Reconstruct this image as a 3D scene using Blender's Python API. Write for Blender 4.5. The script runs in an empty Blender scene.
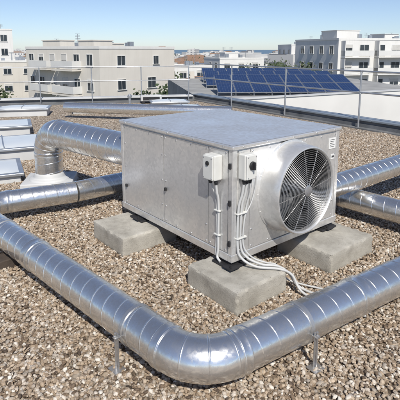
import bpy, bmesh, math, random
from mathutils import Vector, Matrix, noise
random.seed(7)
R=math.radians
scene=bpy.context.scene

# ---------------------------------------------------------------- node helpers
def new_mat(name):
    m=bpy.data.materials.new(name); m.use_nodes=True
    nt=m.node_tree; b=nt.nodes['Principled BSDF']
    return m,nt,b
def N(nt,t,**kw):
    n=nt.nodes.new(t)
    for k,v in kw.items(): setattr(n,k,v)
    return n
def ramp(nt,fac,stops,interp='LINEAR'):
    r=N(nt,'ShaderNodeValToRGB'); r.color_ramp.interpolation=interp
    e=r.color_ramp.elements
    while len(e)<len(stops): e.new(0.5)
    for i,(p,c) in enumerate(stops):
        e[i].position=p; e[i].color=(c[0],c[1],c[2],1)
    nt.links.new(fac,r.inputs[0]); return r
def coords(nt,kind='Object',scale=(1,1,1)):
    t=N(nt,'ShaderNodeTexCoord'); m=N(nt,'ShaderNodeMapping'); m.inputs['Scale'].default_value=scale
    nt.links.new(t.outputs[kind],m.inputs[0]); return m.outputs[0]
def noise_n(nt,vec,scale,detail=4,rough=.55):
    n=N(nt,'ShaderNodeTexNoise'); n.inputs['Scale'].default_value=scale; n.inputs['Detail'].default_value=detail
    n.inputs['Roughness'].default_value=rough; nt.links.new(vec,n.inputs['Vector']); return n
def bump(nt,b,h,strength,dist,prev=None):
    n=N(nt,'ShaderNodeBump'); n.inputs['Strength'].default_value=strength; n.inputs['Distance'].default_value=dist
    nt.links.new(h,n.inputs['Height'])
    if prev: nt.links.new(prev,n.inputs['Normal'])
    nt.links.new(n.outputs[0],b.inputs['Normal']); return n.outputs[0]

def mat_plain(name,col,rough=.6,metal=0,var=.12,scale=3,bmp=0,bscale=60):
    m,nt,b=new_mat(name); v=coords(nt)
    n=noise_n(nt,v,scale,6)
    r=ramp(nt,n.outputs[0],[(.3,[c*(1-var) for c in col]),(.7,[min(1,c*(1+var)) for c in col])])
    nt.links.new(r.outputs[0],b.inputs['Base Color'])
    b.inputs['Roughness'].default_value=rough; b.inputs['Metallic'].default_value=metal
    if bmp:
        n2=noise_n(nt,v,bscale,4); bump(nt,b,n2.outputs[0],bmp,.01)
    return m

def mat_galv(name,col=(.62,.64,.66),rough=.36,metal=1.0,spangle=45,wob=.25,wscale=5,dirt=.25):
    m,nt,b=new_mat(name); v=coords(nt)
    vo=N(nt,'ShaderNodeTexVoronoi'); vo.inputs['Scale'].default_value=spangle; nt.links.new(v,vo.inputs['Vector'])
    bw=N(nt,'ShaderNodeRGBToBW'); nt.links.new(vo.outputs['Color'],bw.inputs[0])
    n=noise_n(nt,v,2.2,7,.65)
    a=N(nt,'ShaderNodeMath',operation='MULTIPLY_ADD'); a.inputs[1].default_value=.34; nt.links.new(bw.outputs[0],a.inputs[0]); 
    s=N(nt,'ShaderNodeMath',operation='MULTIPLY'); s.inputs[1].default_value=.8; nt.links.new(n.outputs[0],s.inputs[0]); nt.links.new(s.outputs[0],a.inputs[2])
    r=ramp(nt,a.outputs[0],[(.3,[c*(1-dirt) for c in col]),(.75,[min(1,c*1.12) for c in col])])
    nt.links.new(r.outputs[0],b.inputs['Base Color'])
    rr=ramp(nt,a.outputs[0],[(.25,[rough+.14]*3),(.8,[rough-.06]*3)])
    nt.links.new(rr.outputs[0],b.inputs['Roughness'])
    b.inputs['Metallic'].default_value=metal
    n2=noise_n(nt,v,wscale,2)
    p=bump(nt,b,n2.outputs[0],wob,.02)
    n3=noise_n(nt,v,160,3); bump(nt,b,n3.outputs[0],.06,.002,p)
    return m

M_duct=mat_galv('galvanised_duct',(.78,.775,.76),.24,.93,60,.2,7,.2)
M_sheet=mat_galv('galvanised_sheet',(.73,.725,.71),.35,.68,38,.14,3,.17)
M_steel=mat_galv('galvanised_steel',(.6,.6,.6),.4,.9,80,.1,8,.25)
M_rail=mat_plain('rail_steel',(.5,.52,.54),.4,.8,.15,4)
M_black=mat_plain('black_rubber',(.018,.018,.02),.6,0,.3,10)
M_dark=mat_plain('dark_interior',(.018,.019,.02),.6,.1,.3,6)
M_blade=mat_plain('fan_blade_grey',(.06,.063,.066),.45,.4,.2,6)
M_plastic=mat_plain('grey_white_plastic',(.60,.60,.57),.45,0,.06,8)
M_cable=mat_plain('grey_cable',(.48,.485,.48),.5,0,.08,8)
M_label=mat_plain('label_white',(.72,.72,.70),.4,0,.05,60)
M_membrane=mat_plain('roof_membrane',(.14,.145,.15),.8,0,.25,2.5,.3,40)
M_coping=mat_plain('coping_metal',(.26,.30,.34),.45,.4,.2,1.2)
M_copingw=mat_plain('coping_light',(.50,.505,.50),.6,0,.15,1.2)
M_acrylic=mat_plain('skylight_acrylic',(.60,.63,.64),.22,0,.08,1)
M_wood=mat_plain('dark_timber',(.06,.045,.035),.8,0,.3,9,.4,30)

# concrete
M_conc,nt,b=new_mat('concrete'); v=coords(nt)
n=noise_n(nt,v,3.5,9,.7); r=ramp(nt,n.outputs[0],[(.28,(.22,.205,.175)),(.5,(.38,.36,.315)),(.72,(.50,.48,.43))])
vo=N(nt,'ShaderNodeTexVoronoi'); vo.inputs['Scale'].default_value=48; nt.links.new(v,vo.inputs['Vector'])
r2=ramp(nt,vo.outputs['Distance'],[(.05,(.35,.35,.35)),(.16,(1,1,1))])
mx=N(nt,'ShaderNodeMix',data_type='RGBA',blend_type='MULTIPLY'); mx.inputs[0].default_value=.8
nt.links.new(r.outputs[0],mx.inputs[6]); nt.links.new(r2.outputs[0],mx.inputs[7]); nt.links.new(mx.outputs[2],b.inputs['Base Color'])
b.inputs['Roughness'].default_value=.9
p=bump(nt,b,r2.outputs[0],.45,.006); n4=noise_n(nt,v,90,6,.7); bump(nt,b,n4.outputs[0],.7,.007,p)

# pebbles (colour per instance)
M_peb,nt,b=new_mat('pebble_stone')
oi=N(nt,'ShaderNodeObjectInfo')
r=ramp(nt,oi.outputs['Random'],[(0,(.08,.055,.038)),(.15,(.22,.155,.10)),(.32,(.42,.325,.23)),(.46,(.34,.30,.255)),(.6,(.50,.40,.295)),(.74,(.27,.20,.135)),(.88,(.56,.49,.41)),(1,(.70,.66,.59))])
v=coords(nt); n=noise_n(nt,v,70,4); r2=ramp(nt,n.outputs[0],[(.3,(.7,.7,.7)),(.7,(1.1,1.1,1.1))])
mx=N(nt,'ShaderNodeMix',data_type='RGBA',blend_type='MULTIPLY'); mx.inputs[0].default_value=1
nt.links.new(r.outputs[0],mx.inputs[6]); nt.links.new(r2.outputs[0],mx.inputs[7]); nt.links.new(mx.outputs[2],b.inputs['Base Color'])
b.inputs['Roughness'].default_value=.75

# gravel bed
M_bed,nt,b=new_mat('gravel_bed'); v=coords(nt)
vo=N(nt,'ShaderNodeTexVoronoi'); vo.inputs['Scale'].default_value=32; nt.links.new(v,vo.inputs['Vector'])
bw=N(nt,'ShaderNodeSeparateColor'); nt.links.new(vo.outputs['Color'],bw.inputs[0])
r=ramp(nt,bw.outputs[0],[(0,(.05,.037,.026)),(.2,(.22,.165,.115)),(.45,(.42,.33,.24)),(.7,(.35,.30,.235)),(.9,(.58,.50,.41)),(1,(.72,.67,.59))])
r2=ramp(nt,vo.outputs['Distance'],[(.4,(1,1,1)),(.85,(.4,.4,.4))])
n=noise_n(nt,v,.6,5); r3=ramp(nt,n.outputs[0],[(.3,(.88,.87,.86)),(.7,(1.1,1.1,1.1))])
mx=N(nt,'ShaderNodeMix',data_type='RGBA',blend_type='MULTIPLY'); mx.inputs[0].default_value=1
nt.links.new(r.outputs[0],mx.inputs[6]); nt.links.new(r2.outputs[0],mx.inputs[7])
mx2=N(nt,'ShaderNodeMix',data_type='RGBA',blend_type='MULTIPLY'); mx2.inputs[0].default_value=1
nt.links.new(mx.outputs[2],mx2.inputs[6]); nt.links.new(r3.outputs[0],mx2.inputs[7]); nt.links.new(mx2.outputs[2],b.inputs['Base Color'])
b.inputs['Roughness'].default_value=.85
bump(nt,b,r2.outputs[0],.4,.010)

# ---------------------------------------------------------------- mesh helpers
def finish(name,bm,mat,parent=None,smooth=False,bevel=0,loc=None,rotz=None,autosm=None,segs=2):
    bmesh.ops.recalc_face_normals(bm,faces=bm.faces)
    me=bpy.data.meshes.new(name); bm.to_mesh(me); bm.free()
    o=bpy.data.objects.new(name,me); scene.collection.objects.link(o)
    mats=mat if isinstance(mat,(list,tuple)) else [mat]
    for m in mats: me.materials.append(m)
    if smooth:
        for p in me.polygons: p.use_smooth=True
        if autosm:
            try: me.set_sharp_from_angle(angle=R(autosm))
            except Exception: pass
    if bevel:
        md=o.modifiers.new('b','BEVEL'); md.width=bevel; md.segments=segs; md.limit_method='ANGLE'
    if parent: o.parent=parent
    if loc is not None: o.location=loc
    if rotz is not None: o.rotation_euler=(0,0,rotz)
    return o
def empty(name,loc=(0,0,0),rotz=0):
    e=bpy.data.objects.new(name,None); e.location=loc; e.rotation_euler=(0,0,rotz); e.empty_display_size=.2
    scene.collection.objects.link(e); return e
def box(bm,x0,x1,y0,y1,z0,z1,mi=0):
    vs=[bm.verts.new((x,y,z)) for z in (z0,z1) for x,y in ((x0,y0),(x1,y0),(x1,y1),(x0,y1))]
    fs=[(3,2,1,0),(4,5,6,7),(0,1,5,4),(1,2,6,5),(2,3,7,6),(3,0,4,7)]
    for f in fs:
        fa=bm.faces.new([vs[i] for i in f]); fa.material_index=mi
    return vs
def frames(pts):
    T=[]
    n=len(pts)
    for i in range(n):
        a=pts[max(i-1,0)]; c=pts[min(i+1,n-1)]; T.append((c-a).normalized())
    up=Vector((0,0,1)) if abs(T[0].z)<.9 else Vector((1,0,0))
    u=(up-T[0]*up.dot(T[0])).normalized(); F=[]
    for i in range(n):
        if i: 
            q=T[i-1].rotation_difference(T[i]); u=q@u; u=(u-T[i]*u.dot(T[i])).normalized()
        F.append((u.copy(),T[i].cross(u)))
    return F
def tube(bm,pts,r,seg=12,caps=True,closed=False,mi=0,wob=0):
    pts=[Vector(p) for p in pts]; F=frames(pts); rings=[]
    for i,p in enumerate(pts):
        rr=r[i] if isinstance(r,(list,tuple)) else r
        ring=[]
        for k in range(seg):
            d=F[i][0]*math.cos(2*math.pi*k/seg)+F[i][1]*math.sin(2*math.pi*k/seg)
            q=p+d*rr
            if wob: q=p+d*(rr+wob*noise.noise(q*3.2)+wob*.4*noise.noise(q*9))
            ring.append(bm.verts.new(q))
        rings.append(ring)
    m=len(rings)
    for i in range(m if closed else m-1):
        A=rings[i];B=rings[(i+1)%m]
        for k in range(seg):
            f=bm.faces.new((A[k],A[(k+1)%seg],B[(k+1)%seg],B[k])); f.material_index=mi
    if caps and not closed:
        bm.faces.new(rings[0][::-1]).material_index=mi; bm.faces.new(rings[-1]).material_index=mi
def ringtorus(bm,c,ax,rad,r,seg=48,s2=6,mi=0):
    ax=Vector(ax).normalized(); u=ax.orthogonal().normalized(); w=ax.cross(u); c=Vector(c); rings=[]
    for i in range(seg):
        t=2*math.pi*i/seg; d=u*math.cos(t)+w*math.sin(t)
        rings.append([bm.verts.new(c+d*(rad+r*math.cos(2*math.pi*k/s2))+ax*r*math.sin(2*math.pi*k/s2)) for k in range(s2)])
    for i in range(seg):
        A=rings[i];B=rings[(i+1)%seg]
        for k in range(s2): bm.faces.new((A[k],A[(k+1)%s2],B[(k+1)%s2],B[k])).material_index=mi
def lathe(bm,c,ax,prof,seg=64,mi=0):
    ax=Vector(ax).normalized(); u=ax.orthogonal().normalized(); w=ax.cross(u); c=Vector(c); rings=[]
    for (h,r) in prof:
        rings.append([bm.verts.new(c+ax*h+(u*math.cos(2*math.pi*k/seg)+w*math.sin(2*math.pi*k/seg))*r) for k in range(seg)])
    for A,B in zip(rings,rings[1:]):
        for k in range(seg): bm.faces.new((A[k],A[(k+1)%seg],B[(k+1)%seg],B[k])).material_index=mi
    return rings

def fillet(pts,Rb,step=6):
    pts=[Vector(p) for p in pts]; out=[]; cur=pts[0]
    for i in range(1,len(pts)-1):
        P=pts[i]; d1=(P-pts[i-1]).normalized(); d2=(pts[i+1]-P).normalized()
        ang=d1.angle(d2); t=Rb*math.tan(ang/2)
        a=P-d1*t; bq=P+d2*t; nrm=(d2-d1*d2.dot(d1)).normalized(); c=a+nrm*Rb
        out.append(('s',[cur,a]))
        k=max(3,int(math.degrees(ang)/step)); arc=[]
        for j in range(k+1):
            th=ang*j/k; arc.append(c-nrm*Rb*math.cos(th)+d1*Rb*math.sin(th))
        out.append(('b',arc)); cur=bq
    out.append(('s',[cur,pts[-1]])); return out

def duct(name,pts,r,Rb,pitch=.13,seg=56,gore=22.5,capends=True,joints=None):
    e=empty(name); S=fillet(pts,Rb)
    path=[]; 
    for kind,pp in S:
        if kind=='s':
            L=(pp[1]-pp[0]).length; k=max(1,int(L/.07))
            q=[pp[0].lerp(pp[1],j/k) for j in range(k+1)]
        else: q=pp
        for p in q:
            if not path or (path[-1]-p).length>1e-4: path.append(p)
    bm=bmesh.new()
    tube(bm,path,r,seg,caps=capends,wob=.0014)
    finish(name+'_shell',bm,M_duct,e,smooth=True,autosm=50)
    bm=bmesh.new()
    for kind,pp in S:
        if kind=='s':
            d=(pp[1]-pp[0]); L=d.length; d.normalize()
            if L<.05: continue
            up=Vector((0,0,1)) if abs(d.z)<.9 else Vector((1,0,0))
            u=(up-d*up.dot(d)).normalized(); w=d.cross(u)
            nst=int(L/pitch*40); prev=None; ph=random.random()*6.28
            prof=((-.0065,-.0016),(-.0035,.0024),(.0035,.0024),(.0055,-.0016))
            for j in range(nst+1):
                s=L*j/nst; th=2*math.pi*s/pitch+ph
                rd=u*math.cos(th)+w*math.sin(th)
                cur=[bm.verts.new(pp[0]+d*(s+dx)+rd*(r+h)) for dx,h in prof]
                if prev:
                    for k in range(3): bm.faces.new((prev[k],prev[k+1],cur[k+1],cur[k]))
                prev=cur
        else:
            n=len(pp)-1; step=max(1,round(gore/6))
            T=[(pp[min(i+1,n)]-pp[max(i-1,0)]).normalized() for i in range(n+1)]
            for i in range(0,n+1,step):
                lathe(bm,pp[i],T[i],[(-.008,r-.0016),(-.005,r+.003),(.005,r+.003),(.008,r-.0016)],seg)
            for i in (0,n):
                lathe(bm,pp[i]+T[i]*(-.03 if i==0 else .03),T[i],[(-.032,r-.0015),(-.03,r+.005),(-.024,r+.0065),(-.018,r+.0045),(.018,r+.0045),(.024,r+.0065),(.03,r+.005),(.032,r-.0015)],seg)
    for (p,d) in (joints or []):
        lathe(bm,Vector(p),Vector(d),[(-.05,r-.0015),(-.048,r+.006),(-.04,r+.008),(-.032,r+.005),(.032,r+.005),(.04,r+.008),(.048,r+.006),(.05,r-.0015)],seg)
    finish(name+'_seams',bm,M_duct,e,smooth=True,autosm=60)
    return e

# ---------------------------------------------------------------- roof
RP=[(-20,-3.2),(14.4,-2.9),(0,18.8),(-20,14.4)]
bm=bmesh.new()
top=[bm.verts.new((x,y,0)) for x,y in RP]; bot=[bm.verts.new((x,y,-12)) for x,y in RP]
bm.faces.new(top)
for i in range(4):
    f=bm.faces.new((top[i],top[(i+1)%4],bot[(i+1)%4],bot[i])); f.material_index=1
M_wallcream=mat_plain('render_cream',(.46,.43,.37),.85,0,.12,.6)
finish('flat_roof',bm,[M_bed,M_wallcream])

def strip(bm,p0,p1,off0,off1,z0,z1,mi=0,ext=0):
    p0=Vector((p0[0],p0[1]));p1=Vector((p1[0],p1[1])); d=(p1-p0).normalized(); n=Vector((-d.y,d.x)); p0=p0-d*ext;p1=p1+d*ext
    c=[p0+n*off0,p1+n*off0,p1+n*off1,p0+n*off1]
    vs=[bm.verts.new((q.x,q.y,z)) for z in (z0,z1) for q in c]
    for f in [(3,2,1,0),(4,5,6,7),(0,1,5,4),(1,2,6,5),(2,3,7,6),(3,0,4,7)]:
        bm.faces.new([vs[i] for i in f]).material_index=mi
par=empty('roof_parapet_wall')
bm=bmesh.new(); strip(bm,RP[1],RP[2],-.02,.30,-.3,.20); finish('upstand',bm,M_membrane,par,bevel=.01)
bm=bmesh.new()
pa,pb=Vector(RP[1]),Vector(RP[2]); LL=(pb-pa).length; dd=(pb-pa)/LL; s=0
while s<LL-.1:
    e1=min(s+2.5,LL); strip(bm,pa+dd*(s+.004),pa+dd*(e1-.004),-.06,.36,.202,.25); s=e1
finish('coping',bm,M_coping,par,bevel=.008)
bm=bmesh.new(); strip(bm,RP[1],RP[2],.302,.52,.0,.03); strip(bm,RP[1],RP[2],.302,.33,.03,.12);finish('flashing',bm,M_membrane,par)
par=empty('roof_parapet_wall')
bm=bmesh.new(); strip(bm,RP[2],RP[3],-.02,.30,-.3,.16,ext=-.3); finish('upstand',bm,M_membrane,par,bevel=.01)
bm=bmesh.new(); strip(bm,RP[2],RP[3],-.06,.40,.162,.22,ext=-.38); finish('coping',bm,M_copingw,par,bevel=.01)
bm=bmesh.new(); strip(bm,RP[2],RP[3],.302,.7,.0,.03,ext=-.4); finish('flashing',bm,M_membrane,par)

def railing(name,p0,p1,spacing,start,ztop,zs,r=.024):
    e=empty(name); p0=Vector((*p0,0));p1=Vector((*p1,0)); L=(p1-p0).length; d=(p1-p0)/L
    bm=bmesh.new()
    for z in zs: tube(bm,[p0+Vector((0,0,z)),p1+Vector((0,0,z))],r,10)
    finish('rails',bm,M_rail,e,smooth=True,autosm=40)
    bm=bmesh.new(); s=start
    while s<=L:
        q=p0+d*s; tube(bm,[q,q+Vector((0,0,ztop))],r*1.05,10)
        vs=box(bm,-.07,.07,-.05,.05,0,.012)
        for v_ in vs: v_.co+=q
        for z in zs: ringtorus(bm,q+Vector((0,0,z-.03)),(0,0,1),r*1.1,.006,12,5)
        s+=spacing
    finish('posts',bm,M_rail,e,smooth=True,autosm=40)
dE=Vector((-14.4,21.7)).normalized(); nE=Vector((-dE.y,dE.x))
a0=Vector((0,18.8))+nE*.42-dE*22; a1=Vector((0,18.8))+nE*.42-dE*.3
railing('guard_rail',a0,a1,2.75,(22-8.2)%2.75,1.52,(1.5,.95),.023)
dB=Vector((-20,-4.4)).normalized(); nB=Vector((-dB.y,dB.x))
b0=Vector((0,18.8))+nB*.5+dB*.55; b1=Vector((0,18.8))+nB*.5+dB*20
railing('guard_rail',b0,b1,1.9,.03,1.42,(1.4,.86),.02)

# pebble variants in an unlinked collection
pc=bpy.data.collections.new('pebble_variants')
for i in range(7):
    bm=bmesh.new(); bmesh.ops.create_icosphere(bm,subdivisions=2,radius=.0102)
    sx,sy,sz=random.uniform(.95,1.45),random.uniform(.75,1.0),random.uniform(.55,.85)
    off=Vector((i*5.1,3.3*i,0))
    for v_ in bm.verts:
        k=1+.5*noise.noise(v_.co*92+off)+.2*noise.noise(v_.co*235+off)
        v_.co=Vector((v_.co.x*sx,v_.co.y*sy,v_.co.z*sz))*k
    me=bpy.data.meshes.new('pebble'); bm.to_mesh(me); bm.free(); me.materials.append(M_peb)
    for p in me.polygons: p.use_smooth=(i%2==0)
    pc.objects.link(bpy.data.objects.new('pebble',me))
bm=bmesh.new()
def trap(y0,y1,z):
    f=lambda y:.50*y+.6
    c=[(-f(y0),y0),(f(y0),y0),(f(y1),y1),(-f(y1),y1)]
    lim=lambda x,y:min(x,(18.8-y)*14.4/21.7-.6)
    bm.faces.new([bm.verts.new((lim(x,y),y,z)) for x,y in c])
ys=[1.9,3.5,5,7,9,11]
for y0,y1 in zip(ys,ys[1:]): trap(y0,y1,.004)
grav=finish('gravel',bm,M_peb)
ng=bpy.data.node_groups.new('gravel_scatter','GeometryNodeTree')
ng.interface.new_socket('Geometry',in_out='INPUT',socket_type='NodeSocketGeometry')
ng.interface.new_socket('Geometry',in_out='OUTPUT',socket_type='NodeSocketGeometry')
gi=ng.nodes.new('NodeGroupInput');go=ng.nodes.new('NodeGroupOutput')
dp=ng.nodes.new('GeometryNodeDistributePointsOnFaces'); dp.inputs['Density'].default_value=3100
io=ng.nodes.new('GeometryNodeInstanceOnPoints'); io.inputs['Pick Instance'].default_value=True
ci=ng.nodes.new('GeometryNodeCollectionInfo'); ci.inputs['Collection'].default_value=pc
ci.inputs['Separate Children'].default_value=True; ci.inputs['Reset Children'].default_value=True
rv=ng.nodes.new('FunctionNodeRandomValue'); rv.data_type='FLOAT_VECTOR'
rv.inputs[0].default_value=(-.6,-.6,0); rv.inputs[1].default_value=(.6,.6,6.283)
rs=ng.nodes.new('FunctionNodeRandomValue'); rs.data_type='FLOAT'; rs.inputs[2].default_value=.55; rs.inputs[3].default_value=1.65; rs.inputs['Seed'].default_value=4
ro=ng.nodes.new('FunctionNodeRandomValue'); ro.data_type='FLOAT_VECTOR'; ro.inputs[0].default_value=(0,0,0); ro.inputs[1].default_value=(0,0,.015); ro.inputs['Seed'].default_value=9
sp=ng.nodes.new('GeometryNodeSetPosition')
l=ng.links.new
l(gi.outputs[0],dp.inputs['Mesh']); l(dp.outputs['Points'],sp.inputs['Geometry']); l(ro.outputs[0],sp.inputs['Offset'])
l(sp.outputs[0],io.inputs['Points']); l(ci.outputs[0],io.inputs['Instance'])
l(rv.outputs[0],io.inputs['Rotation']); l(rs.outputs[1],io.inputs['Scale']); l(io.outputs[0],go.inputs[0])
md=grav.modifiers.new('scatter','NODES'); md.node_group=ng

# ---------------------------------------------------------------- AHU
C0=Vector((.27,3.6,0)); ANG=R(39.5)
ax=Vector((math.cos(ANG),math.sin(ANG),0)); bx=Vector((-math.sin(ANG),math.cos(ANG),0))
def Lw(a,b_,z): return C0+ax*a+bx*b_+Vector((0,0,z))
AHU=empty('rooftop_air_handling_unit',C0,ANG)
W,D,Z0,Z1=1.5,1.82,.25,1.275
bm=bmesh.new(); box(bm,.012,W-.012,.012,D-.012,Z0+.05,Z1-.03); finish('casing_core',bm,M_sheet,AHU)
def panel(bm,axis,sgn,base,proud,u0,u1,z0,z1,amp=.0035,n=14,seed=0):
    g=[]
    def P(u,z,o):
        return (base+sgn*o,u,z) if axis=='x' else (u,base+sgn*o,z)
    for i in range(n+1):
        row=[]
        for j in range(n+1):
            uu,zz=i/n,j/n; k=math.sin(math.pi*uu)*math.sin(math.pi*zz)
            h=amp*k*(noise.noise(Vector((u0*3+uu*2.2,zz*2.2,seed)))*1.6+.2)
            row.append(bm.verts.new(P(u0+(u1-u0)*uu,z0+(z1-z0)*zz,proud+h)))
        g.append(row)
    for i in range(n):
        for j in range(n): bm.faces.new((g[i][j],g[i+1][j],g[i+1][j+1],g[i][j+1]))
    edge=[g[i][0] for i in range(n+1)]+[g[n][j] for j in range(1,n+1)]+[g[i][n] for i in range(n-1,-1,-1)]+[g[0][j] for j in range(n-1,0,-1)]
    low=[]
    for v_ in edge:
        c=v_.co.copy()
        if axis=='x': c.x=base-sgn*.012
        else: c.y=base-sgn*.012
        low.append(bm.verts.new(c))
    m=len(edge)
    for i in range(m): bm.faces.new((edge[i],edge[(i+1)%m],low[(i+1)%m],low[i]))
bm=bmesh.new()
for q,(y0,y1) in enumerate(((.055,.30),(.306,.985),(.995,1.765))):
    panel(bm,'x',-1,0,.004,y0,y1,Z0+.075,Z1-.055,amp=.006,seed=q*3.3)
finish('side_panels',bm,M_sheet,AHU,smooth=True,autosm=40)
bm=bmesh.new()
panel(bm,'y',-1,0,.002,.07,.20,Z0+.075,Z1-.055,.001); panel(bm,'y',-1,0,.004,.207,W-.05,Z0+.075,Z1-.055,.002,seed=8)
finish('fan_panel',bm,M_sheet,AHU,smooth=True,autosm=40)
bm=bmesh.new()
box(bm,W-.014,W+.004,.055,D-.055,Z0+.075,Z1-.055); box(bm,.055,W-.055,D-.014,D+.004,Z0+.075,Z1-.055)
finish('rear_panels',bm,M_sheet,AHU,bevel=.004)
bm=bmesh.new()
for x0,y0 in ((-.008,-.008),(W-.045,-.008),(-.008,D-.045),(W-.045,D-.045)):
    box(bm,x0,x0+.053,y0,y0+.053,Z0+.06,Z1-.034)
finish('corner_posts',bm,M_sheet,AHU,bevel=.006)
bm=bmesh.new()
for a in ((-.012,W+.012,-.012,.04),(-.012,W+.012,D-.04,D+.012),(-.012,.04,.04,D-.04),(W-.04,W+.012,.04,D-.04)):
    box(bm,*a,Z0,Z0+.068)
finish('base_frame',bm,M_sheet,AHU,bevel=.005)
bm=bmesh.new(); box(bm,-.022,W+.022,-.022,D+.022,Z1-.036,Z1-.001)
finish('lid',bm,M_sheet,AHU,bevel=.008)
bm=bmesh.new(); n=24; g=[]
for i in range(n+1):
    row=[]
    for j in range(n+1):
        uu,vv=i/n,j/n; k=(max(0,math.sin(math.pi*uu)*math.sin(math.pi*vv)))**.5
        row.append(bm.verts.new((-.008+(W+.016)*uu,-.008+(D+.016)*vv,Z1+.0005+k*(.005+.007*noise.noise(Vector((uu*2.6,vv*2.6,3.1)))))))
    g.append(row)
for i in range(n):
    for j in range(n): bm.faces.new((g[i][j],g[i+1][j],g[i+1][j+1],g[i][j+1]))
finish('lid_sheet',bm,M_sheet,AHU,smooth=True)
bm=bmesh.new()
def lathe_c(bm,p,axis,r,h,seg=10):
    rg=lathe(bm,p,axis,[(0,r),(h*.7,r),(h,r*.6)],seg); bm.faces.new(rg[-1])
def screw(p,axis,r=.0075,h=.006): lathe_c(bm,p,axis,r,h)
for y in (.08,.28,.33,.55,.78,.96,1.02,1.25,1.5,1.74):
    for z in (Z0+.095,Z1-.075): screw((-.004,y,z),(-1,0,0))
for y in (.33,.96,1.02,1.74):
    for z in (.5,.76,1.02): screw((-.004,y,z),(-1,0,0))
for x in (.09,.23,.45,.7,.95,1.2,1.43):
    for z in (Z0+.095,Z1-.075): screw((x,-.004,z),(0,-1,0))
for z in (.5,.76,1.0): screw((1.43,-.004,z),(0,-1,0)); screw((.23,-.004,z),(0,-1,0))
for y in (.1,.5,.9,1.3,1.7): screw((-.022,y,Z1-.018),(-1,0,0),.006)
for x in (.1,.4,.75,1.1,1.4): screw((x,-.022,Z1-.018),(0,-1,0),.006)
finish('screws',bm,M_steel,AHU,smooth=True,autosm=40)
bm=bmesh.new()
for z in (1.10,.78,.42):
    box(bm,-.026,-.009,.004,.03,z-.025,z+.025)
box(bm,-.028,-.006,.935,.96,.66,.695); box(bm,-.028,-.006,1.70,1.725,.52,.555)
finish('latches',bm,M_black,AHU,bevel=.005)
bm=bmesh.new(); box(bm,1.33,1.44,-.010,-.0065,1.06,1.17); box(bm,1.37,1.43,-.010,-.0065,.95,1.0)
finish('rating_label',bm,M_label,AHU)
bm=bmesh.new()
for k in range(5): box(bm,1.345,1.42-.01*(k%3),-.0112,-.0105,1.15-k*.018,1.155-k*.018)
box(bm,1.38,1.42,-.0112,-.0105,.965,.985)
finish('label_print',bm,M_blade,AHU)
# fan shroud
fc=Vector((.725,0,.80))
bm=bmesh.new()
lathe(bm,fc,(0,-1,0),[(.004,.438),(.014,.438),(.018,.420),(.10,.413),(.15,.409),(.208,.404),(.222,.398),(.224,.39),(.216,.382),(.20,.378),(.02,.372),(.0,.372)],96)
for k in range(16):
    t=2*math.pi*k/16; lathe_c(bm,fc+Vector((.430*math.cos(t),-.014,.430*math.sin(t))),(0,-1,0),.006,.005)
finish('fan_shroud',bm,M_sheet,AHU,smooth=True,autosm=50)
bm=bmesh.new()
rg=lathe(bm,fc,(0,-1,0),[(.012,.38),(.012,.001)],64); finish('fan_backplate',bm,M_dark,AHU)
bm=bmesh.new(); lathe(bm,fc,(0,-1,0),[(.013,.3705),(.17,.374)],64); finish('fan_inner_liner',bm,M_blade,AHU,smooth=True)
bm=bmesh.new()
rg=lathe(bm,fc,(0,-1,0),[(.02,.10),(.12,.10),(.135,.085)],40); bm.faces.new(rg[-1])
for k in range(7):
    t0=2*math.pi*k/7; vs=[]
    for j in range(7):
        r_=.09+.27*j/6
        for s,hh in ((-1,.045),(0,.075),(1,.11)):
            th=t0+s*(.30-.1*j/6)+.25*j/6
            vs.append(bm.verts.new(fc+Vector((r_*math.cos(th),-hh-.02,r_*math.sin(th)))))
    for j in range(6):
        for s in range(2): bm.faces.new((vs[j*3+s],vs[j*3+s+1],vs[j*3+s+4],vs[j*3+s+3]))
finish('fan_impeller',bm,M_blade,AHU,smooth=True,autosm=50)
bm=bmesh.new()
gy=-.204
for k in range(20):
    rr=.05+.0173*k
    dome=.02*(1-(rr/.385)**2)
    ringtorus(bm,fc+Vector((0,gy-dome,0)),(0,1,0),rr,.0021,72,6)
for k in range(12):
    t=2*math.pi*k/12+.13; d=Vector((math.cos(t),0,math.sin(t)))
    tube(bm,[fc+d*rr+Vector((0,gy+.004-.02*(1-(rr/.385)**2),0)) for rr in (.04,.13,.22,.31,.384)],.003,6)
finish('fan_grille',bm,M_steel,AHU,smooth=True,autosm=50)
bm=bmesh.new(); rg=lathe(bm,fc+Vector((0,gy-.016,0)),(0,-1,0),[(0,.052),(.008,.052),(.011,.045)],32); bm.faces.new(rg[-1])
finish('grille_hub',bm,M_steel,AHU,smooth=True,autosm=30)
# electrical boxes
bm=bmesh.new(); box(bm,-.095,-.004,.12,.26,.96,1.18); finish('isolator_box',bm,M_plastic,AHU,bevel=.012,segs=3)
bm=bmesh.new(); box(bm,-.112,-.0955,.126,.254,.966,1.174); finish('isolator_lid',bm,M_plastic,AHU,bevel=.01,segs=3)
bm=bmesh.new(); box(bm,.055,.185,-.09,-.004,.985,1.205); finish('switch_box',bm,M_plastic,AHU,bevel=.012,segs=3)
bm=bmesh.new(); box(bm,.061,.179,-.107,-.0905,.991,1.199); finish('switch_lid',bm,M_plastic,AHU,bevel=.01,segs=3)
bm=bmesh.new()
rg=lathe(bm,(.12,-.107,1.11),(0,-1,0),[(0,.036),(.012,.036),(.016,.03)],28); bm.faces.new(rg[-1])
box(bm,.113,.127,-.145,-.121,1.078,1.142)
rg=lathe(bm,(-.112,.19,1.11),(-1,0,0),[(0,.02),(.008,.02),(.01,.015)],20); bm.faces.new(rg[-1])
finish('rotary_switch',bm,M_black,AHU,smooth=True,autosm=30)
bm=bmesh.new()
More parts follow.
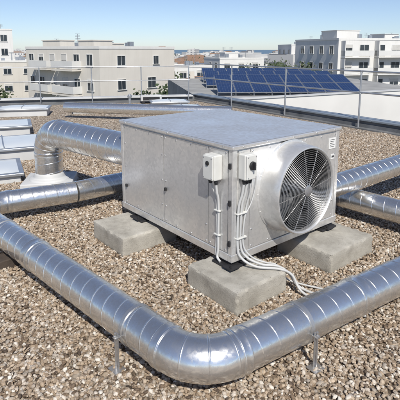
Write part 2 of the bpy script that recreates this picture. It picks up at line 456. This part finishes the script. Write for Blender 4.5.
for yy in (.14,.24):
    for zz in (.985,1.155): lathe_c(bm,(-.112,yy,zz),(-1,0,0),.006,.003)
for xx in (.075,.165):
    for zz in (1.008,1.182): lathe_c(bm,(xx,-.107,zz),(0,-1,0),.006,.003)
finish('lid_screws',bm,M_steel,AHU)
bm=bmesh.new()
for p in ((-.05,.15,.96),(-.05,.22,.96),(.085,-.05,.985),(.12,-.05,.985),(.155,-.05,.985)):
    rg=lathe(bm,p,(0,0,-1),[(0,.02),(.02,.02),(.022,.016),(.04,.013)],16)
finish('cable_glands',bm,M_black,AHU,smooth=True,autosm=30)
def spline(P,n=10):
    P=[Vector(p) for p in P]; Q=[P[0]*2-P[1]]+P+[P[-1]*2-P[-2]]; out=[]
    for i in range(1,len(Q)-2):
        for j in range(n):
            t=j/n; a,b_,c,d=Q[i-1],Q[i],Q[i+1],Q[i+2]
            out.append(.5*((2*b_)+(c-a)*t+(2*a-5*b_+4*c-d)*t*t+(3*b_-a-3*c+d)*t**3))
    out.append(P[-1]); return out
bm=bmesh.new()
tube(bm,spline([(-.05,.15,.93),(-.04,.15,.85),(-.02,.15,.75),(-.02,.15,.45),(-.02,.15,.33),(-.03,.15,.26),(-.04,.1,.235)]),.011,10)
tube(bm,spline([(-.05,.22,.93),(-.035,.20,.86),(-.016,.185,.76),(-.016,.18,.45),(-.02,.18,.30),(-.03,.15,.25)]),.007,8)
tube(bm,spline([(.085,-.05,.95),(.075,-.04,.85),(.055,-.02,.72),(.05,-.02,.40),(.07,-.05,.29),(.14,-.16,.232),(.28,-.29,.217),(.355,-.37,.17),(.37,-.48,.05),(.42,-.75,.03),(.5,-.98,.03)]),.011,10)
tube(bm,spline([(.12,-.05,.95),(.11,-.04,.85),(.09,-.02,.72),(.085,-.02,.40),(.12,-.06,.29),(.2,-.16,.235),(.31,-.25,.217),(.375,-.32,.16),(.42,-.42,.05),(.5,-.75,.03),(.56,-.98,.03)]),.011,10)
tube(bm,spline([(.155,-.05,.95),(.165,-.045,.86),(.15,-.018,.72),(.115,-.018,.5),(.12,-.03,.36),(.18,-.08,.27),(.27,-.15,.225),(.36,-.20,.19),(.43,-.28,.06),(.6,-.6,.03),(.66,-.96,.03)]),.008,8)
tube(bm,spline([(.18,-.05,1.05),(.22,-.05,1.03),(.235,-.04,.9),(.2,-.03,.76),(.14,-.02,.66)]),.006,8)
finish('cables',bm,M_cable,AHU,smooth=True,autosm=50)
bm=bmesh.new()
for z in (.68,.46):
    box(bm,.035,.15,-.034,-.005,z-.006,z+.006)
    box(bm,-.034,-.0065,.13,.2,z-.006,z+.006)
finish('cable_clips',bm,M_plastic,AHU,bevel=.003)

def rough_block(name,a0,a1,b0,b1,h,seed):
    bm=bmesh.new(); n=30; grid={}
    def vtx(i,j,k):
        key=(i,j,k)
        if key not in grid:
            c=Vector((a0+(a1-a0)*i/n,b0+(b1-b0)*j/n,h*k/10)); s=Vector((seed*3.1,seed*2,0))
            edge=(i in(0,n))+(j in(0,n))+(k in(0,10))
            cen=Vector(((a0+a1)/2,(b0+b1)/2,h/2)); dd=Vector((math.copysign(1,c.x-cen.x) if i in(0,n) else 0,math.copysign(1,c.y-cen.y) if j in(0,n) else 0,math.copysign(1,c.z-cen.z) if k in(0,10) else 0))
            c0=c.copy()
            if edge>=2:
                c-=dd*(.0035+.018*max(0,noise.noise(c0*24+s)+.05))
            c+=dd*noise.noise(c0*9+s)*.003
            grid[key]=bm.verts.new(c)
        return grid[key]
    for i in range(n):
        for j in range(n):
            for k in (0,10): bm.faces.new((vtx(i,j,k),vtx(i+1,j,k),vtx(i+1,j+1,k),vtx(i,j+1,k)))
        for k in range(10):
            for j in (0,n): bm.faces.new((vtx(i,j,k),vtx(i+1,j,k),vtx(i+1,j,k+1),vtx(i,j,k+1)))
            for q in (0,n): bm.faces.new((vtx(q,i,k),vtx(q,i+1,k),vtx(q,i+1,k+1),vtx(q,i,k+1)))
    return finish(name,bm,M_conc,smooth=True,autosm=28,loc=C0,rotz=ANG)
rough_block('concrete_block',-.25,.34,-.33,.30,.2,1)
rough_block('concrete_block',.88,1.60,-.40,.26,.2,2)
rough_block('concrete_block',-.42,.26,1.12,1.77,.2,3)
rough_block('concrete_block',1.0,1.66,1.3,1.9,.2,4)
bm=bmesh.new()
for x,y in ((.0,.0),(W-.2,.0),(.0,D-.42),(W-.2,D-.2)):
    box(bm,x-.05,x+.19,y-.04,y+.2,.202,.222); box(bm,x,x+.13,y+.01,y+.14,.222,.2495)
finish('rubber_feet',bm,M_black,AHU,bevel=.006)
bm=bmesh.new()
for x,y in ((-.075,-.07),(W-.2,-.07),(-.075,D-.42)):
    box(bm,x,x+.11,y,y+.11,.2225,.230)
    rg=lathe(bm,(x+.03,y+.03,.23),(0,0,1),[(0,.011),(.012,.011),(.012,.006),(.03,.006)],8); bm.faces.new(rg[-1])
finish('anchor_plates',bm,M_black,AHU)

# ---------------------------------------------------------------- ducts
zc=.25; rd_=.134
P_lf=(-2.68,4.97,zc);P_fc=(-.007,2.30,zc);P_rf=(2.82,4.18,zc)
rb=Lw(2.21,2.72,zc); 
duct('ventilation_duct',[Lw(-.2,2.70,zc),Vector(P_lf),Vector(P_fc),Vector(P_rf),Vector(rb),Lw(-.2,2.70,zc)],rd_,.30,pitch=.14,
  joints=[((-1.45,3.741,zc),(-.7075,.7067,0)),((1.15,3.0695,zc),(.8327,.5538,0))])
duct('supply_duct',[Lw(1.49,.20,.54),Lw(5.2,.22,.54)],.125,.3,joints=[(Lw(1.56,.20,.54),ax)])
s0=Lw(.25,1.80,.86); 
duct('supply_duct',[s0,Vector((-2.26,6.55,.86)),Vector((-2.26,6.55,.05))],.20,.30,pitch=.15,joints=[(s0+(Vector((-2.26,6.55,.86))-s0).normalized()*.08,Vector((-2.26,6.55,.86))-s0)])
bm=bmesh.new(); box(bm,-.36,.36,-.33,.33,0,.15)
lathe(bm,(0,0,.15),(0,0,1),[(0,.30),(.02,.29),(.03,.235),(.09,.215),(.10,.202)],48)
e=empty('duct_roof_curb',(-2.26,6.55,0),R(8)); finish('curb',bm,M_copingw,e,smooth=True,autosm=30,bevel=.012)
duct('ventilation_duct',[(-4.1,13.6,.32),(.9,12.6,.32)],.15,.3,pitch=.2,seg=32)
def support(px,py,d,r,zc):
    e=empty('duct_support_bracket',(px,py,0),math.atan2(d[1],d[0])); bm=bmesh.new()
    lathe(bm,(0,0,zc),(1,0,0),[(-.014,r+.0005),(-.014,r+.0065),(.014,r+.0065),(.014,r+.0005)],56)
    finish('clamp_ring',bm,M_steel,e,smooth=True,autosm=40)
    bm=bmesh.new()
    for s in (-1,1):
        y=s*(r+.02)
        box(bm,-.016,.016,min(y,y+s*.005),max(y,y+s*.005),.022,zc+.02)
        box(bm,-.016,.016,min(s*(r+.004),y+s*.026),max(s*(r+.004),y+s*.026),zc-.014,zc-.0065)
        tube(bm,[(0,y+s*.017,.012),(0,y+s*.017,zc+.025)],.005,8)
        rg=lathe(bm,(0,y+s*.017,zc-.006),(0,0,1),[(0,.011),(.01,.011)],6); bm.faces.new(rg[-1])
        box(bm,-.045,.045,min(y-s*.03,y+s*.05),max(y-s*.03,y+s*.05),.014,.0215)
    finish('legs',bm,M_steel,e,bevel=.001)
def on(P,Q,t): return (P[0]+(Q[0]-P[0])*t, P[1]+(Q[1]-P[1])*t)
dl=(-.7075,.7067); dr=(.8327,.5538)
for t in (.155,.72): support(*on(P_fc,P_lf,t),dl,rd_,zc)
for t in (.235,.69): support(*on(P_fc,P_rf,t),dr,rd_,zc)
bm=bmesh.new(); box(bm,-.09,.09,-.3,.3,0,.10); finish('timber_bearer',bm,M_wood,bevel=.008,loc=(-1.86,4.04,.0),rotz=R(-45))

# ---------------------------------------------------------------- roof furniture
def skylight(name,x,y,w,d,h,rot,dome=.03):
    e=empty(name,(x,y,0),rot); bm=bmesh.new()
    box(bm,-w/2,w/2,-d/2,d/2,0,h); finish('curb',bm,M_copingw,e,bevel=.02)
    bm=bmesh.new(); box(bm,-w/2-.05,w/2+.05,-d/2-.05,d/2+.05,h+.001,h+.05); finish('frame',bm,M_rail,e,bevel=.01)
    bm=bmesh.new(); n=12; g=[]
    for i in range(n+1):
        row=[]
        for j in range(n+1):
            u_=i/n*2-1; v_=j/n*2-1
            hh=(1-u_**4)*(1-v_**4)*dome
            row.append(bm.verts.new((u_*w/2*.96,v_*d/2*.96,h+.052+hh)))
        g.append(row)
    for i in range(n):
        for j in range(n): bm.faces.new((g[i][j],g[i+1][j],g[i+1][j+1],g[i][j+1]))
    finish('dome',bm,M_acrylic,e,smooth=True)
    bm=bmesh.new(); box(bm,-.012,.012,-d/2*.96,d/2*.96,h+.052,h+.06+dome); finish('glazing_bar',bm,M_rail,e)
skylight('roof_skylight',-3.85,8.6,1.7,1.3,.22,R(25))
skylight('roof_skylight',-3.5,7.0,1.1,1.0,.12,R(25))
skylight('roof_skylight',-5.1,10.9,1.7,1.1,.2,R(22))
skylight('roof_skylight',-5.6,14.2,1.5,.9,.2,R(12),.05)
skylight('roof_skylight',-1.15,16.6,1.3,.9,.14,R(12),.04)
skylight('roof_skylight',-3.6,14.9,1.2,.8,.15,R(12),.04)
skylight('roof_skylight',-.6,14.9,1.2,.8,.14,R(12),.04)
skylight('roof_skylight',-8.3,12.0,1.3,.9,.2,R(12),.05)
def vent(x,y,h,r):
    e=empty('roof_vent_pipe',(x,y,0)); bm=bmesh.new()
    lathe(bm,(0,0,0),(0,0,1),[(0,r*2),(.02,r*2),(.05,r),(h,r)],20)
    rg=lathe(bm,(0,0,h-.04),(0,0,1),[(0,r*1.7),(.06,r*1.7),(.14,.01)],20); bm.faces.new(rg[-1])
    finish('pipe',bm,M_rail,e,smooth=True,autosm=35)
vent(-2.6,16.6,.35,.05); vent(-6.9,15.3,.4,.06)
def unit(x,y,w,d,h,rot):
    e=empty('condenser_unit',(x,y,0),rot); bm=bmesh.new(); box(bm,-w/2,w/2,-d/2,d/2,.1,h)
    finish('case',bm,M_copingw,e,bevel=.02)
    bm=bmesh.new()
    for k in range(8): box(bm,-w*.4,w*.4,-d/2-.012,-d/2-.002,.14+k*(h-.2)/8,.155+k*(h-.2)/8)
    finish('louvres',bm,M_dark,e)
    bm=bmesh.new(); box(bm,-w/2+.05,-w/2+.15,-d/2,d/2,0,.099); box(bm,w/2-.15,w/2-.05,-d/2,d/2,0,.099); finish('feet',bm,M_black,e)
unit(-1.9,17.4,.8,.4,.32,R(10))

# ---------------------------------------------------------------- neighbouring roof with solar panels
M_white=mat_plain('white_render',(.66,.65,.62),.85,0,.07,.5)
M_roofgrey=mat_plain('roof_grey',(.30,.30,.29),.9,0,.2,.8)
nb=empty('neighbour_building')
bm=bmesh.new(); strip(bm,(1.3,16.9),(16,24.2),-.15,.15,-12,.19); finish('parapet_wall',bm,M_white,nb)
bm=bmesh.new(); strip(bm,(1.3,16.9),(16,24.2),-.19,.19,.192,.24); finish('coping',bm,M_copingw,nb,bevel=.01)
bm=bmesh.new()
vs=[bm.verts.new((x,y,-.62)) for x,y in ((1.32,17.1),(16,24.4),(14,46),(-3,42))]; wb=[bm.verts.new((v_.co.x,v_.co.y,-12)) for v_ in vs]
bm.faces.new(vs)
for i in (1,2,3): bm.faces.new((vs[i],vs[(i+1)%4],wb[(i+1)%4],wb[i]))
finish('roof_slab',bm,M_roofgrey,nb)
M_pv,nt,b=new_mat('photovoltaic_cells'); tc=N(nt,'ShaderNodeTexCoord')
br=N(nt,'ShaderNodeTexBrick'); br.offset=0; br.inputs['Scale'].default_value=1; br.inputs['Mortar Size'].default_value=.005
br.inputs['Brick Width'].default_value=.16; br.inputs['Row Height'].default_value=.16
br.inputs['Color1'].default_value=(.010,.026,.085,1); br.inputs['Color2'].default_value=(.014,.034,.105,1); br.inputs['Mortar'].default_value=(.08,.11,.18,1)
nt.links.new(tc.outputs['Object'],br.inputs['Vector']); nt.links.new(br.outputs[0],b.inputs['Base Color']); b.inputs['Roughness'].default_value=.12
arr=empty('solar_panel_array',(1.05,26.2,-.42),R(3))
bm=bmesh.new(); bf=bmesh.new(); tilt=R(15)
def pv_quad(bm,x0,x1,s0,s1,oy,oz,lift):
    q=[]
    for x,s in ((x0,s0),(x1,s0),(x1,s1),(x0,s1)):
        q.append(bm.verts.new((x,oy+s*math.cos(tilt)-lift*math.sin(tilt),oz+s*math.sin(tilt)+lift*math.cos(tilt))))
    return q
for row,(oy,oz,nx,x0) in enumerate(((0,0,8,0),(5.4,.0,9,-.3),(10.6,.0,9,-.2))):
    for k in range(nx):
        for j in range(2):
            xa=x0+k*1.07; sa=j*1.66
            bm.faces.new(pv_quad(bm,xa+.03,xa+1.02,sa+.03,sa+1.61,oy,oz,.022))
            A=pv_quad(bf,xa,xa+1.05,sa,sa+1.64,oy,oz,-.02);B=pv_quad(bf,xa,xa+1.05,sa,sa+1.64,oy,oz,.018)
            bf.faces.new(B); bf.faces.new(A[::-1])
            for i in range(4): bf.faces.new((A[i],A[(i+1)%4],B[(i+1)%4],B[i]))
    for k in range(nx+1):
        xx=x0+k*1.07-.02
        box(bf,xx,xx+.04,oy+2.9,oy+2.95,-.2,oz+.75); box(bf,xx,xx+.04,oy+.1,oy+.15,-.2,oz+.01)
finish('cells',bm,M_pv,arr); finish('frames',bf,M_rail,arr)

# ---------------------------------------------------------------- town
M_glass=mat_plain('window_glass',(.035,.045,.055),.12,0,.3,.7)
M_frame=mat_plain('window_frame',(.62,.62,.60),.6,0,.05,1)
M_shut=mat_plain('roller_shutter',(.5,.49,.46),.7,0,.1,1)
def wallmat(name,c):
    m,nt,b=new_mat(name); v=coords(nt)
    n=noise_n(nt,v,.35,6,.6); n2=noise_n(nt,coords(nt,'Object',(3,3,.15)),1.2,5,.6)
    r=ramp(nt,n.outputs[0],[(.3,[x*.94 for x in c]),(.7,[x*1.04 for x in c])])
    r2=ramp(nt,n2.outputs[0],[(.3,(.94,.935,.925)),(.5,(1,1,1))])
    mx=N(nt,'ShaderNodeMix',data_type='RGBA',blend_type='MULTIPLY'); mx.inputs[0].default_value=1
    nt.links.new(r.outputs[0],mx.inputs[6]); nt.links.new(r2.outputs[0],mx.inputs[7]); nt.links.new(mx.outputs[2],b.inputs['Base Color'])
    b.inputs['Roughness'].default_value=.9; return m
M_wA=wallmat('render_pale',(.63,.60,.54)); M_wB=wallmat('render_offwhite',(.68,.675,.65)); M_wC=wallmat('render_sand',(.58,.55,.49))
M_tile=mat_plain('terracotta_tiles',(.24,.15,.10),.85,0,.25,1.5)
GZ=-12
def facade_windows(bg,bf,bs,side,u0,z,w,h,shut=0):
    def bb(bm,a0,a1,o0,o1,z0,z1):
        if side=='F': box(bm,a0,a1,-o1,-o0,z0,z1)
        else: box(bm,-o1,-o0,a0,a1,z0,z1)
    bb(bg,u0-w/2,u0+w/2,.005,.02,z-h/2,z+h/2)
    t=.07
    bb(bf,u0-w/2-t,u0-w/2,.005,.07,z-h/2,z+h/2); bb(bf,u0+w/2,u0+w/2+t,.005,.07,z-h/2,z+h/2)
    bb(bf,u0-w/2-t,u0+w/2+t,.005,.07,z+h/2,z+h/2+t); bb(bf,u0-w/2-t-.08,u0+w/2+t+.08,.005,.14,z-h/2-.08,z-h/2)
    bb(bf,u0-.025,u0+.025,.021,.04,z-h/2,z+h/2)
    if shut: bb(bs,u0-w/2,u0+w/2,.022,.05,z+h/2-h*shut,z+h/2-.003)
def building(name,x,y,ang,w,d,z1,mat,F=(),Lf=(),roofboxes=(),balc=None):
    e=empty(name,(x,y,0),R(ang))
    bm=bmesh.new(); box(bm,0,w,0,d,GZ,z1-.25); finish('walls',bm,mat,e)
    bm=bmesh.new()
    for a in ((-.06,w+.06,-.06,.25),(-.06,w+.06,d-.25,d+.06),(-.06,.25,.25,d-.25),(w-.25,w+.06,.25,d-.25)): box(bm,*a,z1-.25,z1+.06)
    finish('parapet',bm,M_wB,e)
    bm=bmesh.new(); box(bm,.25,w-.25,.25,d-.25,z1-.249,z1-.15); finish('roof',bm,M_roofgrey,e)
    if roofboxes:
        bm=bmesh.new()
        for (a0,a1,b0,b1,h) in roofboxes:
            box(bm,a0,a1,b0,b1,z1-.149,z1+h); box(bm,a0-.1,a1+.1,b0-.1,b1+.1,z1+h,z1+h+.1)
        finish('rooftop_plant_rooms',bm,mat,e)
    bg,bf,bs=bmesh.new(),bmesh.new(),bmesh.new()
    for (u,z,ww,h,s) in F: facade_windows(bg,bf,bs,'F',u,z,ww,h,s)
    for (u,z,ww,h,s) in Lf: facade_windows(bg,bf,bs,'L',u,z,ww,h,s)
    finish('window_glass',bg,M_glass,e); finish('window_frames',bf,M_frame,e); finish('shutters',bs,M_shut,e)
    if balc:
        bm=bmesh.new(); br_=bmesh.new()
        for (side,a0,a1,z) in balc:
            o=1.3
            if side=='F':
                box(bm,a0,a1,-o,-.003,z-.18,z); box(br_,a0,a1,-o,-o+.05,z+.12,z+1.0); box(br_,a0,a0+.05,-o+.05,-.01,z+.12,z+1.0); box(br_,a1-.05,a1,-o+.05,-.01,z+.12,z+1.0)
                box(bm,a0,a0+.12,-o+.06,-.003,z+.001,z+2.6)
            else:
                box(bm,-o,-.003,a0,a1,z-.18,z); box(br_,-o,-o+.05,a0,a1,z+.12,z+1.0); box(br_,-o+.05,-.01,a0,a0+.05,z+.12,z+1.0); box(br_,-o+.05,-.01,a1-.05,a1,z+.12,z+1.0)
        finish('balcony_slabs',bm,mat,e); finish('balcony_railings',br_,M_frame,e)
    bm=bmesh.new()
    for k in range(3):
        ax_,ay_=random.uniform(1,w-1),random.uniform(1,d-1); hh=random.uniform(1.,2.2)
        tube(bm,[(ax_,ay_,z1-.15),(ax_,ay_,z1+hh)],.04,6)
        for q in range(3): tube(bm,[(ax_-.4,ay_,z1+hh-.2*q),(ax_+.4,ay_,z1+hh-.2*q)],.02,5)
    for k in range(5):
        ax_,ay_=random.uniform(1,w-1),random.uniform(1,d-1); hh=random.uniform(.3,.8)
        box(bm,ax_-.3,ax_+.3,ay_-.25,ay_+.25,z1-.148,z1+hh)
    finish('antennas_and_vents',bm,M_rail,e)
    return e
F=[(3.2,.75,1.2,1.1,0),(9.0,.75,.9,1.0,.0),(3.2,-2.1,1.2,1.2,0),(8.2,-2.1,1.4,1.3,0),(3.2,-5,1.3,1.25,0),(7.6,-5,1.6,1.25,0)]
Lf=[(u,z,1.1,1.25,random.choice((0,0,.3,.6))) for u in (1.8,4.4,7.0,9.6,12.2,14.6) for z in (.85,-2.1,-5)]
building('apartment_building',-11.5,52,50,12.5,16,2.4,M_wA,F,Lf,roofboxes=((.8,3.6,2,5,.7),(6,8,5,8,.4),(.8,3,9,13,.8)),balc=[('L',3.5,8,-.3),('L',9,13.2,-.3),('L',3.5,8,-3.3),('L',9,13.2,-3.3)])
building('apartment_building',-44,92,30,6,12,6.2,M_wB,[(u,z,1.2,1.3,0) for u in (1.5,4.3) for z in (4.4,1.6,-1.2,-4)],[(u,z,1.2,1.3,.3) for u in (2,5,8) for z in (4.4,1.6,-1.2,-4)],roofboxes=((2,4,3,6,1.5),))
Fb=[(u,z,1.7,1.7,random.choice((0,0,.3,.5))) for u in (1.8,5,8.2,11.4,14.6,17.8,21,24) for z in (2.0,-.9,-3.8,-6.7)]
Lb=[(u,z,1.2,1.3,random.choice((0,.3))) for u in (2,5.2,8.6,12) for z in (2.0,-.9,-3.8,-6.7)]
building('apartment_building',23,76,16,26,15,3.9,M_wB,Fb,Lb,roofboxes=((1.5,6,3,8,1.4),(12,15,4,8,.9),(19,21,3,6,.7)),
   balc=[('F',a,a+5.6,z) for a in (.5,7,13.5,20) for z in (.9,-2.0,-4.9)])
building('apartment_building',21,105,5,14,12,3.2,M_wB,[(u,z,1.3,1.3,.3) for u in (2,5,8,11) for z in (1.4,-1.5,-4.4)],[(u,z,1.3,1.3,0) for u in (2,6,10) for z in (1.4,-1.5)],roofboxes=((3,6,3,6,1.0),))
building('apartment_building',-4.2,74,28,7,9,-.6,M_wB,[(u,z,1.2,1.2,.3) for u in (1.6,4.8) for z in (-2.0,-4.9)],[(u,z,1.2,1.2,.0) for u in (2,5) for z in (-2.0,-4.9)])
building('apartment_building',4,92,20,10,9,.4,M_wB,[(u,z,1.2,1.2,.3) for u in (1.6,4.8,8) for z in (-1.2,-4.1)],[(u,z,1.2,1.2,.0) for u in (2,5) for z in (-1.2,-4.1)],roofboxes=((2,5,2,5,1.0),))
building('apartment_building',-34,76,25,9,9,.2,M_wC,[(u,z,1.2,1.2,.3) for u in (1.6,4.8,7.4) for z in (-1.4,-4.3)],[(u,z,1.2,1.2,.0) for u in (2,5) for z in (-1.4,-4.3)])
def house(x,y,ang,w,d,zt,rh,mat):
    e=empty('tiled_roof_house',(x,y,0),R(ang)); bm=bmesh.new(); box(bm,0,w,0,d,GZ,zt); finish('walls',bm,mat,e)
    bm=bmesh.new(); o=.4
    q=[bm.verts.new(p) for p in ((-o,-o,zt),(w+o,-o,zt),(w+o,d+o,zt),(-o,d+o,zt),(d/2,d/2,zt+rh),(w-d/2,d/2,zt+rh))]
    for f in ((0,1,5,4),(1,2,5),(2,3,4,5),(3,0,4),(3,2,1,0)): bm.faces.new([q[i] for i in f])
    finish('roof',bm,M_tile,e)
    bg,bf,bs=bmesh.new(),bmesh.new(),bmesh.new()
    k=1.5
    while k<w-.8: facade_windows(bg,bf,bs,'F',k,zt-1.5,1,1.3,random.choice((0,.5))); k+=2.4
    facade_windows(bg,bf,bs,'L',d/2,zt-1.5,1,1.3,0)
    finish('window_glass',bg,M_glass,e); finish('window_frames',bf,M_frame,e); finish('shutters',bs,M_shut,e)
    bm=bmesh.new(); box(bm,w*.3,w*.3+.6,d*.3,d*.3+.5,zt+.2,zt+rh+.7); finish('chimney',bm,M_wC,e)
house(-3.4,60,10,8,6,-2.9,1.3,M_wC)

# distant town
M_town,nt,b=new_mat('distant_facades'); tc=N(nt,'ShaderNodeTexCoord')
sx=N(nt,'ShaderNodeSeparateXYZ'); nt.links.new(tc.outputs['Object'],sx.inputs[0])
ad=N(nt,'ShaderNodeMath',operation='ADD'); nt.links.new(sx.outputs[0],ad.inputs[0]); nt.links.new(sx.outputs[1],ad.inputs[1])
cb=N(nt,'ShaderNodeCombineXYZ'); nt.links.new(ad.outputs[0],cb.inputs[0]); nt.links.new(sx.outputs[2],cb.inputs[1])
br=N(nt,'ShaderNodeTexBrick'); br.offset=0; br.inputs['Scale'].default_value=1; br.inputs['Brick Width'].default_value=2.9; br.inputs['Row Height'].default_value=2.9; br.inputs['Mortar Size'].default_value=.85; br.inputs['Mortar Smooth'].default_value=0
br.inputs['Color1'].default_value=(.16,.17,.19,1); br.inputs['Color2'].default_value=(.26,.27,.28,1); br.inputs['Mortar'].default_value=(.56,.56,.545,1)
nt.links.new(cb.outputs[0],br.inputs['Vector'])
gm=N(nt,'ShaderNodeNewGeometry'); sz=N(nt,'ShaderNodeSeparateXYZ'); nt.links.new(gm.outputs['Normal'],sz.inputs[0])
gt=N(nt,'ShaderNodeMath',operation='GREATER_THAN'); gt.inputs[1].default_value=.5; nt.links.new(sz.outputs[2],gt.inputs[0])
mx=N(nt,'ShaderNodeMix',data_type='RGBA'); nt.links.new(gt.outputs[0],mx.inputs[0]); nt.links.new(br.outputs[0],mx.inputs[6]); mx.inputs[7].default_value=(.38,.37,.35,1)
nt.links.new(mx.outputs[2],b.inputs['Base Color']); b.inputs['Roughness'].default_value=.9
bm=bmesh.new()
for i in range(420):
    dist=110+520*random.random()**1.2; u_=random.uniform(-.75,.75); x,y=u_*dist,dist
    w,d=random.uniform(8,26),random.uniform(8,14); zt=random.choice((-6,-5,-4,-3,-2.5,-1.5,-.5)) + random.uniform(-.5,1.0)
    if random.random()<.08 : zt+=random.uniform(1.5,4.5)
    a=random.choice((.3,.9,1.3,.6))+random.uniform(-.1,.1)
    gable=random.random()<.10
    vs=box(bm,-w/2,w/2,-d/2,d/2,GZ,zt)
    M=Matrix.Translation((x,y,0))@Matrix.Rotation(a,4,'Z')
    if gable:
        t=vs[4:]
        r0=bm.verts.new((-w/2+2,0,zt+1.6)); r1=bm.verts.new((w/2-2,0,zt+1.6)); 
        for f in ((t[0],t[1],r1,r0),(t[1],t[2],r1),(t[2],t[3],r0,r1),(t[3],t[0],r0)): bm.faces.new(f).material_index=1
        r0.co=M@r0.co; r1.co=M@r1.co
    else:
        k=random.uniform(-.3,.1)
        v2=box(bm,w*k,w*k+3,-2,2,zt+.002,zt+random.uniform(.8,1.8))
        for v_ in v2: v_.co=M@v_.co
    for v_ in vs: v_.co=M@v_.co
finish('distant_town',bm,[M_town,M_tile])

M_leaf,nt,b=new_mat('foliage'); v=coords(nt); n=noise_n(nt,v,.5,5); r=ramp(nt,n.outputs[0],[(.3,(.022,.04,.018)),(.55,(.05,.075,.03)),(.75,(.09,.095,.045))])
nt.links.new(r.outputs[0],b.inputs['Base Color']); b.inputs['Roughness'].default_value=.8
M_bark=mat_plain('bark',(.09,.065,.045),.9,0,.3,2)
bm=bmesh.new()
def tree(x,y,h,rad,nleaf):
    tube(bm,[(x,y,GZ),(x+.1,y,GZ+h*.5),(x-.1,y+.1,GZ+h*.8)],[.3,.2,.08],6,mi=1)
    cl=[]
    for k in range(11):
        t=random.uniform(0,6.28); rr=rad*random.uniform(.1,.75); cl.append(Vector((x+rr*math.cos(t),y+rr*math.sin(t),GZ+h*random.uniform(.55,.93))))
    for c in cl: tube(bm,[(x,y,GZ+h*.5),c],[.1,.03],4,mi=1)
    for k in range(nleaf):
        c=random.choice(cl); p=c+Vector((random.gauss(0,1),random.gauss(0,1),random.gauss(0,.75)))*rad*.26
        s=random.uniform(.12,.3); u_=Vector((random.gauss(0,1),random.gauss(0,1),random.gauss(0,1))).normalized(); w_=u_.orthogonal().normalized()
        bm.faces.new([bm.verts.new(p+u_*s),bm.verts.new(p+w_*s*.7),bm.verts.new(p-u_*s),bm.verts.new(p-w_*s*.7)])
for (x,y,h,rd) in ((-6.5,50,9.6,2.6),(-1.2,54,9.6,2.4),(-2.4,49,10.6,2.2),(-3.6,50,9.8,2.2),(2.4,58,9.8,2.8),(-4.6,66,10.8,2.6),(6,72,10.6,3),(9.5,64,9.6,2.6),(13.5,80,11.2,3.2),(1,84,11.4,3),(18,78,11.4,3),(20,84,12,3),(16,90,12,3.4),(-28,58,9.5,3),(-33,66,10,3),(20.5,70,10.4,2.6),(9,96,12,3.4)):
    tree(x,y,h,rd,1100)
for k in range(90):
    dist=random.uniform(95,330); x=random.uniform(-.6,.6)*dist; tree(x,dist,random.uniform(9,12.4),random.uniform(3,5),130)
finish('distant_trees',bm,[M_leaf,M_bark])

M_ground,nt,b=new_mat('town_ground'); v=coords(nt); n=noise_n(nt,v,.03,8,.6); r=ramp(nt,n.outputs[0],[(.35,(.06,.075,.04)),(.5,(.14,.13,.11)),(.65,(.22,.2,.18))])
nt.links.new(r.outputs[0],b.inputs['Base Color']); b.inputs['Roughness'].default_value=.95
bm=bmesh.new(); bm.faces.new([bm.verts.new(p) for p in ((-2500,-400,GZ),(2500,-400,GZ),(2500,800,GZ),(-2500,800,GZ))]); finish('ground',bm,M_ground)
M_sea,nt,b=new_mat('sea_water'); v=coords(nt); n=noise_n(nt,v,.02,6); r=ramp(nt,n.outputs[0],[(.3,(.10,.17,.23)),(.7,(.13,.20,.27))])
nt.links.new(r.outputs[0],b.inputs['Base Color']); b.inputs['Roughness'].default_value=.5
bm=bmesh.new(); bm.faces.new([bm.verts.new(p) for p in ((-30000,780,GZ-.3),(30000,780,GZ-.3),(30000,30000,GZ-.3),(-30000,30000,GZ-.3))]); finish('sea',bm,M_sea)

# ---------------------------------------------------------------- light
sd=Vector((.20,-.98,0)).normalized(); el=R(46)
w=bpy.data.worlds.new('World'); scene.world=w; w.use_nodes=True; nt=w.node_tree
sky=nt.nodes.new('ShaderNodeTexSky'); sky.sky_type='NISHITA'; sky.sun_disc=False; sky.sun_elevation=el; sky.sun_rotation=math.atan2(sd.x,sd.y)
sky.air_density=.8; sky.dust_density=.3; sky.ozone_density=2.6; sky.altitude=200
hs=nt.nodes.new('ShaderNodeHueSaturation'); hs.inputs['Saturation'].default_value=.88
tint=nt.nodes.new('ShaderNodeMix'); tint.data_type='RGBA'; tint.blend_type='MULTIPLY'; tint.inputs[0].default_value=1; tint.inputs[7].default_value=(.94,.98,1.08,1)
bg=nt.nodes['Background']; bg.inputs[1].default_value=.106
nt.links.new(sky.outputs[0],hs.inputs['Color']); nt.links.new(hs.outputs[0],tint.inputs[6]); nt.links.new(tint.outputs[2],bg.inputs[0])
L=bpy.data.lights.new('sun','SUN'); L.energy=5.0; L.angle=R(.5); L.color=(1,.95,.87)
lo=bpy.data.objects.new('sun',L); scene.collection.objects.link(lo)
dirv=Vector((sd.x*math.cos(el),sd.y*math.cos(el),math.sin(el)))
lo.rotation_euler=dirv.to_track_quat('Z','Y').to_euler(); lo.location=(5,-5,10)
# ---------------------------------------------------------------- camera
cam=bpy.data.cameras.new('camera'); co=bpy.data.objects.new('camera',cam); scene.collection.objects.link(co)
co.location=(0,0,2.05); co.rotation_euler=(R(80),0,0)
cam.sensor_width=36; cam.lens=40.5; cam.shift_y=-.1775; cam.clip_end=60000; cam.clip_start=.05
scene.camera=co
scene.view_settings.view_transform='Standard'; scene.view_settings.look='None'; scene.view_settings.exposure=0
